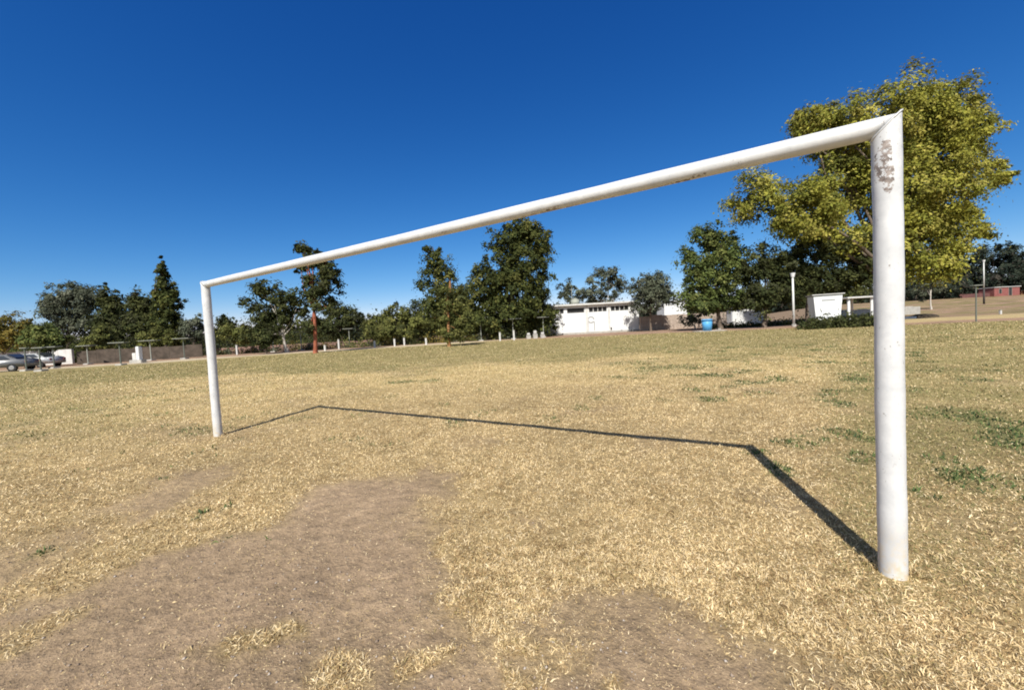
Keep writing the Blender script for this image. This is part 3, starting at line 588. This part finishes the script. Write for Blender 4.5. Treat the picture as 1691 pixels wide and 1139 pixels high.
def up(px, y, z):      # height above its ground of the photo row y, at column px and depth z
    return float(at(px, y, z)[2]-gcol(px, z)[2])
k = lambda z: z/FPX

def white_building():
    z = 57; px = 982; b = gcol(px, z); s = k(z)*1.0
    o = empty('long_building', b, -YAW, label='long white single-storey building with a row of small high windows', cat='building')
    X = lambda p: (p-px)*s
    H = 4.05; D = 6.0
    # front wall as separate courses round the high openings
    bm = bmesh.new(); zs, zt = 3.05, 3.72
    box(bm, X(905), X(1056), 0, .25, -.1, zs); box(bm, X(905), X(1056), 0, .25, zt, H)
    wins = [(919, 933), (938, 967), (974, 1004), (1010, 1040)]; e = [905]+[q for w in wins for q in w]+[1056]
    for i in range(0, len(e), 2): box(bm, X(e[i]), X(e[i+1]), 0, .25, zs+.0005, zt-.0005)
    box(bm, X(905), X(905)+.25, .25, D, -.1, H); box(bm, X(1056)-.25, X(1056), .25, D, -.1, H); box(bm, X(905), X(1056), D, D+.25, -.1, H)
    bmobj('wall', bm, WHITE, o)
    B('plinth', [(X(905)-.05, X(1056)+.03, -.06, -.002, -.1, .28)], CONC, o)
    B('roof', [(X(903), X(1047), -.55, D+.4, H+.003, H+.24, .02)], WHITE2, o)
    for a, c in wins:
        w = B('window', [(X(a), X(c), .16, .20, zs, zt)], DARK, o)
        fr = []; n = 1 if c-a < 29.5 and a == 938 else max(2, round((c-a)/7.5))
        for i in range(n+1):
            xx = X(a)+(X(c)-X(a))*i/n; B('mullion', [(xx-.045, xx+.045, .03, .15, zs, zt)], WHITE2, w)
    B('pilaster', [(X(969)-.05, X(972)+.05, -.06, -.003, .28, H-.01)], WHITE2, o); B('pilaster', [(X(1006)-.05, X(1008)+.05, -.06, -.003, .28, H-.01)], WHITE2, o)
    # grey painted ring and strokes
    bm = bmesh.new()
    for i in range(14):
        a0 = i/14*5.6+.3; bm2 = (X(977)+.42*math.cos(a0), 1.95+.42*math.sin(a0)); box(bm, bm2[0]-.09, bm2[0]+.09, -.012, -.004, bm2[1]-.09+i*.0001, bm2[1]+.09)
    box(bm, X(971.5), X(973), -.014, -.005, .55, 1.75); box(bm, X(981.5), X(983), -.014, -.005, .4, 1.7)
    bmobj('graffiti', bm, GREYL, o)
    B('vent', [(X(1007), X(1011), -.02, -.004, .35, .75)], DARK, o)
    t = empty('water_tank', (b.x, b.y, b.z+H+.24), -YAW, label='small pale water tank on the white building roof', cat='tank')
    B('body', [('c', X(955), 1.5, 0, .7, .62, .60, 24), ('c', X(955), 1.5, .7, .9, .60, .25, 24)], STEELP, t, True); B('lid', [('c', X(955), 1.5, .905, .98, .22, .22, 16)], STEELG, t)
    p = empty('mast', (b.x, b.y, b.z+H+.24), -YAW, label='thin pale mast rising from the white building roof', cat='mast'); B('pole', [('c', X(953), 3.2, 0, 2.6, .05, .04, 8)], STEELP, p); B('crosspiece', [(X(953)-.3, X(953)+.3, 3.14, 3.148, 2.3, 2.36)], STEELP, p)
white_building()

def simple_wall(label, p0, p1, z0, z1, h, m, name='low_wall', cap=None, th=.25, name2='coping'):
    a = gcol(p0, z0); b = gcol(p1, z1); L_ = (b-a).length; rz = math.atan2(b.y-a.y, b.x-a.x)
    o = empty(name, a, rz, label=label, cat='wall'); n = max(6, int(L_/1.5)); bm = bmesh.new()
    for i in range(n):
        q = L_/n; dz = random.uniform(-.04, .04)*h
        box(bm, i*q+.0, (i+1)*q-.012, 0, th+random.uniform(-.01, .01), -.3, h+dz)
    bmobj('wall', bm, m, o)
    if cap: B(name2, [(-.04, L_+.04, -.05, th+.05, h+.06*h, h+.06*h+.07)], cap, o)
    return o
simple_wall('tan rubble wall running right from the white building', 1058, 1200, 56, 58, 2.05, TAN)
simple_wall('brown low wall behind the flat canopies on the left', 128, 335, 42, 47, 1.45, BROWN)
simple_wall('reddish brown low wall between the far goal post and the orange trunk', 350, 735, 52, 54, .85, mat('reddish_low_wall', (.27, .17, .135), .95, .25, 2.5, bump=.5))
simple_wall('low wall of pale stone under the dark conifer', 735, 905, 56, 58, .7, TAN)
simple_wall('long white wall seen between the trunks right of the blue bin', 1210, 1262, 60, 61, 2.0, WHITE)
simple_wall('long white wall behind the parked cars on the left', -80, 120, 47, 47, 1.7, WHITE2)

def block(label, px, z, x0, x1, ytop, m, roofm, name='outbuilding', rot=0, openings=(), dep=4):
    b = gcol(px, z); s = k(z); H = up(px, ytop, z); o = empty(name, b, -YAW+rot, label=label, cat='building')
    a, c = (x0-px)*s, (x1-px)*s
    B('wall', [(a, c, 0, dep, -.3, H)], m, o); B('roof', [(a-.2, c+.2, -.25, dep+.2, H+.003, H+.18, .02)], roofm, o)
    for q0, q1, h0, h1, nm in openings:
        d = B(nm, [((q0-px)*s, (q1-px)*s, -.012, -.004, h0, h1)], DARK, o)
        w = (q1-q0)*s
        B('jamb', [((q0-px)*s-.06, (q0-px)*s, -.03, -.003, h0, h1)], STEELP, d); B('jamb', [((q1-px)*s, (q1-px)*s+.06, -.03, -.003, h0, h1)], STEELP, d); B('lintel', [((q0-px)*s-.06, (q1-px)*s+.06, -.031, -.003, h1+.001, h1+.07)], STEELP, d)
    return o
block('white house wall glimpsed above the tan wall', 1118, 78, 1098, 1136, 498, WHITE, WHITE2, openings=[(1104, 1109, 1.0, 2.2, 'window')])
block('pale building behind the trunks below the dense black-green tree', 1240, 66, 1222, 1262, 508, WHITE2, WHITE2, openings=[(1228, 1233, .9, 2.0, 'window'), (1246, 1252, .2, 2.1, 'door')])
# white shed with a blank signboard strip
b = gcol(1369, 33); s = k(33); H = up(1369, 488, 33)
o = empty('shed', b, -YAW-.42, label='bright white windowless shed under the huge tree', cat='shed')
bm = bmesh.new(); w0, w1 = -19*s, 19*s
vs = [bm.verts.new(c) for c in ((w0+.15, 0, -.1), (w1-.25, 0, -.1), (w1-.25, 2, -.1), (w0+.15, 2, -.1), (w0-.05, 0, H), (w1, 0, H+.07), (w1, 2, H+.07), (w0-.05, 2, H))]
for f in ((0, 1, 5, 4), (1, 2, 6, 5), (2, 3, 7, 6), (3, 0, 4, 7), (4, 5, 6, 7)): bm.faces.new([vs[i] for i in f])
bmobj('wall', bm, WHITE, o); B('roof', [(w0-.15, w1+.12, -.12, 2.1, H+.075, H+.14)], WHITE2, o); B('sign_strip', [(w0+.5, w1-.5, -.02, -.006, H-.40, H-.31)], GREYL, o)
B('step', [(w1-.6, w1+.3, -.4, -.02, -.1, .4)], CONC, o)
# pale frame and pavilion right of shed
b = gcol(1418, 35); s = k(35)
o = empty('carport', b, -YAW, label='open pale-framed carport between the white shed and the near post', cat='carport')
hh = up(1418, 492, 35)
B('post', [('c', (1402-1418)*s, 0, -.1, hh, .11)], WHITE, o); B('post', [('c', (1440-1418)*s, 0, -.1, hh, .10)], WHITE, o); B('post', [('c', (1402-1418)*s, 2, -.1, hh, .08)], WHITE2, o); B('post', [('c', (1440-1418)*s, 2, -.1, hh, .08)], WHITE2, o)
B('roof', [((1396-1418)*s, (1446-1418)*s, -.3, 2.3, hh+.003, hh+.12)], WHITE2, o)
simple_wall('grey stone low wall behind the carport', 1392, 1520, 58, 62, 1.3, CONC)
block('small red building with a pale roof at the right edge', 1665, 118, 1642, 1684, 474, RED, WHITE2, openings=[(1650, 1654, .8, 2.1, 'window'), (1666, 1671, .1, 2.4, 'door')], name='house')
block('low orange brick building beyond the red one', 1705, 122, 1686, 1730, 479, mat('orange_brick', (.42, .21, .12), .9, .2, 3), CONC, openings=[(1694, 1698, .8, 1.9, 'window')], name='house')
simple_wall('long low red wall in painted shade left of the small red building', 1585, 1640, 120, 119, 1.1, mat('shaded_red_wall', (.13, .06, .055), .9, .2, 1.5))  # wall stands in shade; the dark maroon puts that shade into its colour

# flat canopies on single posts
def canopy(px, z, ytop, wpx, m=STEELP, label='', dark=False):
    b = gcol(px, z); s = k(z); H = up(px, ytop, z); w = wpx*s*.42
    o = empty('shade_canopy', b, -YAW+random.uniform(-.15, .15), label=label, cat='canopy', group='flat-roofed shade canopies along the far side')
    B('post', [('c', 0, 0, -.1, H-.02, .055, .045, 10)], STEELG if dark else m, o)
    B('roof', [(-w, w, -w*.45, w*.45, H, H+.06, .015)], STEELP, o)
    B('brace', [(-w*.8, w*.8, -.04, .04, H-.09, H-.004)], STEELG, o)
    B('base', [(-.28, .28, -.28, .28, -.05, .12, .02)], CONC, o)
    return o
for px, z, yt, w, dk, lb in [
   (44, 33, 575, 15, 1, 'flat shade canopy in front of the silver parked car'), (68, 31, 574.5, 20, 1, 'flat shade canopy nearest the field corner, dark post'), (90, 36, 573, 30, 1, 'wide flat canopy right of the silver car'),
   (146, 41, 571, 32, 0, 'flat canopy with a pale post in front of the brown wall'), (200, 34.5, 566, 32, 1, 'flat canopy on a thick dark post left of the white gate pillar'), (250, 43, 562.5, 34, 0, 'flat canopy on a pale post right of the white gate pillar'),
   (305, 42, 559, 32, 1, 'dull flat canopy left of the far goal post'), (452, 50, 551, 24, 0, 'flat canopy beside the pale forked trunk'), (498, 50, 548, 24, 0, 'flat canopy just left of the rust red trunk'), (578, 52, 543, 22, 0, 'flat canopy right of the rust red trunk'),
   (795, 50, 532, 22, 0, 'flat canopy right of the orange-brown trunk'), (848, 50, 527, 34, 0, 'wide flat canopy in front of the dark conifer'), (898, 51, 524, 24, 0, 'flat canopy nearest the white building'), (1188, 44, 505.5, 18, 1, 'flat canopy right of the blue bin')]:
    canopy(px, z, yt, w, STEELP, lb, dk)
b = gcol(1612, 29); o = empty('flat_topped_post', b, -YAW, label='thin grey-green post with a flat plate on top beside the street lamp', cat='post'); H = up(1612, 472, 29)
B('pole', [('c', 0, 0, -.1, H-.01, .045, .04, 10)], STEELG, o); B('plate', [(-.28, .34, -.15, .15, H, H+.05, .01)], STEELP, o)
for px, z, h, lb in [(392, 47, 1.12, 'white marker post just right of the far goal post'), (560, 48, 1.12, 'white marker post right of the rust red trunk'), (537, 44, .6, 'short white marker post at the foot of the rust red trunk'), (619, 46.5, .75, 'white marker post under the low olive tree, left one'), (652, 47, .85, 'white marker post in front of the low olive tree'), (668, 48.5, .9, 'white marker post behind the low olive tree'), (704, 46, .75, 'white marker post left of the orange-brown trunk'), (826, 45.5, .95, 'white marker post below the wide canopy by the conifer'), (849, 45.5, 1.1, 'brightest white marker post under the dark conifer'), (1652, 44, .42, 'tiny white marker post on the yellow grass at the right')]:
    b = gcol(px, z); o = empty('marker_post', b, -YAW, label=lb, cat='marker post', group='white marker posts'); hz = h
    B('shaft', [(-.09, .09, -.09, .09, -.1, hz, .02)], WHITE2, o); B('cap', [(-.105, .105, -.105, .105, hz+.002, hz+.05, .01)], CONC, o)
b = gcol(232, 38); o = empty('gate_pillar', b, -YAW, label='white broken gate pillar between two flat canopies', cat='pillar')
B('shaft', [(-.2, .1, -.2, .2, -.1, 1.55, .03)], WHITE, o); B('stub', [(-.6, -.21, -.17, .17, -.1, .95, .03)], WHITE2, o); B('base', [(-.8, .35, -.3, .3, -.1, .3, .03)], CONC, o)
for px, z, h, lb in [(873, 48, .7, 'left of the three white blocks beside the white building'), (884, 48, .95, 'tallest of the three white blocks beside the white building'), (896, 48.5, .7, 'white block touching the corner of the white building')]:
    b = gcol(px, z); o = empty('painted_block', b, -YAW+.2, label=lb, cat='block', group='white blocks beside the building'); B('base', [(-.26, .26, -.2, .2, -.1, h*.6, .04)], CONC, o); B('top', [(-.17, .17, -.15, .15, h*.6+.003, h, .05)], WHITE2, o)
# blue bin on a slab
b = gcol(1168, 40); slab = empty('concrete_slab', b, -YAW, label='pale concrete slab under the blue bin', cat='slab'); B('top', [(-1.2, 1.6, -.7, .7, -.05, .06, .01)], CONC, slab)
b2 = b+Vector((0, 0, .062)); o = empty('bin', b2, -YAW+.2, label='blue plastic bin at the edge of the field under the trees', cat='bin')
bm = bmesh.new(); cyl(bm, 0, 0, 0, 1.05, .40, .50, 20); bmobj('body', bm, BLUE, o, True); B('lid', [('c', 0, 0, 1.055, 1.15, .53, .42, 20)], BLUE, o); B('rim', [('c', 0, 0, .98, 1.03, .53, .53, 20)], mat('dark_blue_plastic', (.02, .09, .2), .5), o)
# poles
def lamp(px, z, ytop, label, lower=None, arm=True):
    b = gcol(px, z); H = up(px, ytop, z); o = empty('street_lamp', b, -YAW, label=label, cat='street lamp')
    sp = H*.38 if lower else 0
    B('pole', [('c', 0, 0, sp, H, .11, .085, 12)], mat('galvanised_pole', (.62, .63, .60), .45, .12, 3), o, True)
    if lower: B('pole_base', [('c', 0, 0, -.2, sp-.002, .16, .13, 12)], lower, o, True)
    else: B('pole_base', [('c', 0, 0, -.1, .25, .2, .2, 12)], CONC, o)
    if arm:
        B('arm', [(0.1, .9, -.05, .05, H-.1, H-.02)], STEELP, o); hd = B('lamp_head', [(.7, 1.3, -.16, .16, H-.17, H-.03, .03)], WHITE, o); B('lens', [(.75, 1.25, -.12, .12, H-.21, H-.172)], STEELP, hd)
    else: B('lamp_head', [('c', 0, 0, H+.002, H+.42, .14, .24, 14)], WHITE, o)
    return o
lamp(1625, 82, 433, 'tall street lamp with a dark lower pole at the right of the field', lower=mat('dark_pole', (.05, .045, .04), .7), arm=False)
lamp(1311, 40, 458, 'slim white street lamp under the huge tree', arm=False)
# dark mound standing in for a shadow ellipse, and white kerb slab right of near post
b = gcol(1524, 47); o = empty('shade_mound', b, -YAW, label='low dark mound standing in for a patch of shade just right of the near goal post', cat='mound'); bm = bmesh.new()
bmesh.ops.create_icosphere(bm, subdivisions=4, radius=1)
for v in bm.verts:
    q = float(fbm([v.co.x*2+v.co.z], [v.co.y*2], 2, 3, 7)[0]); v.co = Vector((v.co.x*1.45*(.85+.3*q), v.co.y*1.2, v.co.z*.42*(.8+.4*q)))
bmobj('shade_body', bm, mat('shade_dark', (.06, .045, .03), .95, .3, 5, bump=.6), o, True)
b = gcol(1500, 46); o = empty('kerb_slab', b, -YAW, label='white kerb slab beside the dark shade mound', cat='slab'); B('top', [(-.75, .75, -.2, .2, -.05, .2, .02)], WHITE, o)

# cars at the left edge
def car(px, z, rz, col, label):
    b = gcol(px, z); o = empty('parked_car', b, rz, label=label, cat='car', group='cars parked at the left edge')
    m = mat('car_paint_'+label.split()[0], col, .3, .04, 2, metal=.3, spec=.5); gl = mat('car_glass', (.03, .035, .04), .1, .05, 2, spec=.6); rub = mat('tyre_rubber', (.02, .02, .02), .8); ch = mat('hubcap', (.5, .5, .5), .35, .1, 4, metal=.8)
    bm = bmesh.new(); pr = [(-2.1, .35), (-2.15, .75), (-1.95, .95), (-1.1, 1.02), (-.55, 1.42), (.75, 1.44), (1.45, 1.02), (2.0, .95), (2.12, .7), (2.1, .35)]
    def loft(bm, pr, w, wt):
        L_ = []; 
        for sgn in (-1, 1):
            L_.append([bm.verts.new((x, sgn*(w if zz < 1.05 else wt), zz)) for x, zz in pr])
        n = len(pr)
        for i in range(n): bm.faces.new((L_[0][i], L_[0][(i+1) % n], L_[1][(i+1) % n], L_[1][i]))
        bm.faces.new(L_[0]); bm.faces.new(L_[1][::-1])
    loft(bm, pr, .86, .66); bmesh.ops.bevel(bm, geom=list(bm.edges), offset=.05, segments=2, affect='EDGES'); bmobj('body', bm, m, o, True)
    for sgn in (-1, 1):
        for a, c in ((-.95, -.05), (.02, 1.2)):
            bm = bmesh.new(); pts = [(a, 1.05), (c, 1.05), (min(c, .72), 1.34), (max(a, -.48), 1.34)]
            f = [bm.verts.new((x, sgn*((.87 if zz < 1.1 else .735)), zz)) for x, zz in pts]; g2 = [bm.verts.new((x, sgn*((.84 if zz < 1.1 else .705)), zz)) for x, zz in pts]
            bm.faces.new(f); bm.faces.new(g2)
            for i in range(4): bm.faces.new((f[i], f[(i+1) % 4], g2[(i+1) % 4], g2[i]))
            bmobj('side_window', bm, gl, o)
        for x in (-1.35, 1.3):
            bm = bmesh.new(); bmesh.ops.create_cone(bm, cap_ends=True, segments=24, radius1=.32, radius2=.32, depth=.2, matrix=Matrix.Translation((x, sgn*.80, .32)) @ Matrix.Rotation(math.pi/2, 4, 'X')); w = bmobj('wheel', bm, rub, o)
            bm = bmesh.new(); bmesh.ops.create_cone(bm, cap_ends=True, segments=18, radius1=.19, radius2=.17, depth=.02, matrix=Matrix.Translation((x, sgn*.912, .32)) @ Matrix.Rotation(math.pi/2, 4, 'X')); bmobj('hubcap', bm, ch, w)
        B('headlight', [(-2.17, -2.12, sgn*.62-.14, sgn*.62+.14, .68, .82)], WHITE, o); B('tail_light', [(2.1, 2.14, sgn*.68-.1, sgn*.68+.1, .7, .88)], RED, o)
    for x0, z0, x1, z1, nm in ((-1.06, 1.08, -.64, 1.37, 'windscreen'), (.86, 1.39, 1.36, 1.09, 'rear_window')):
        bm = bmesh.new(); n_ = Vector((-(z1-z0), 0, x1-x0)).normalized()*.075
        if n_.z < 0: n_ = -n_
        q = [bm.verts.new((x0+n_.x, -.62, z0+n_.z)), bm.verts.new((x1+n_.x, -.56, z1+n_.z)), bm.verts.new((x1+n_.x, .56, z1+n_.z)), bm.verts.new((x0+n_.x, .62, z0+n_.z))]
        r = bmesh.ops.extrude_face_region(bm, geom=[bm.faces.new(q)]); [setattr(v, 'co', v.co-n_*.8) for v in r['geom'] if isinstance(v, bmesh.types.BMVert)]
        bmobj(nm, bm, gl, o)
    return o
car(4, 34, -YAW+.25, (.16, .165, .17), 'grey parked car cut by the left edge of the photo')
car(58, 40, -YAW+.1, (.42, .43, .43), 'silver parked car in front of the white wall')
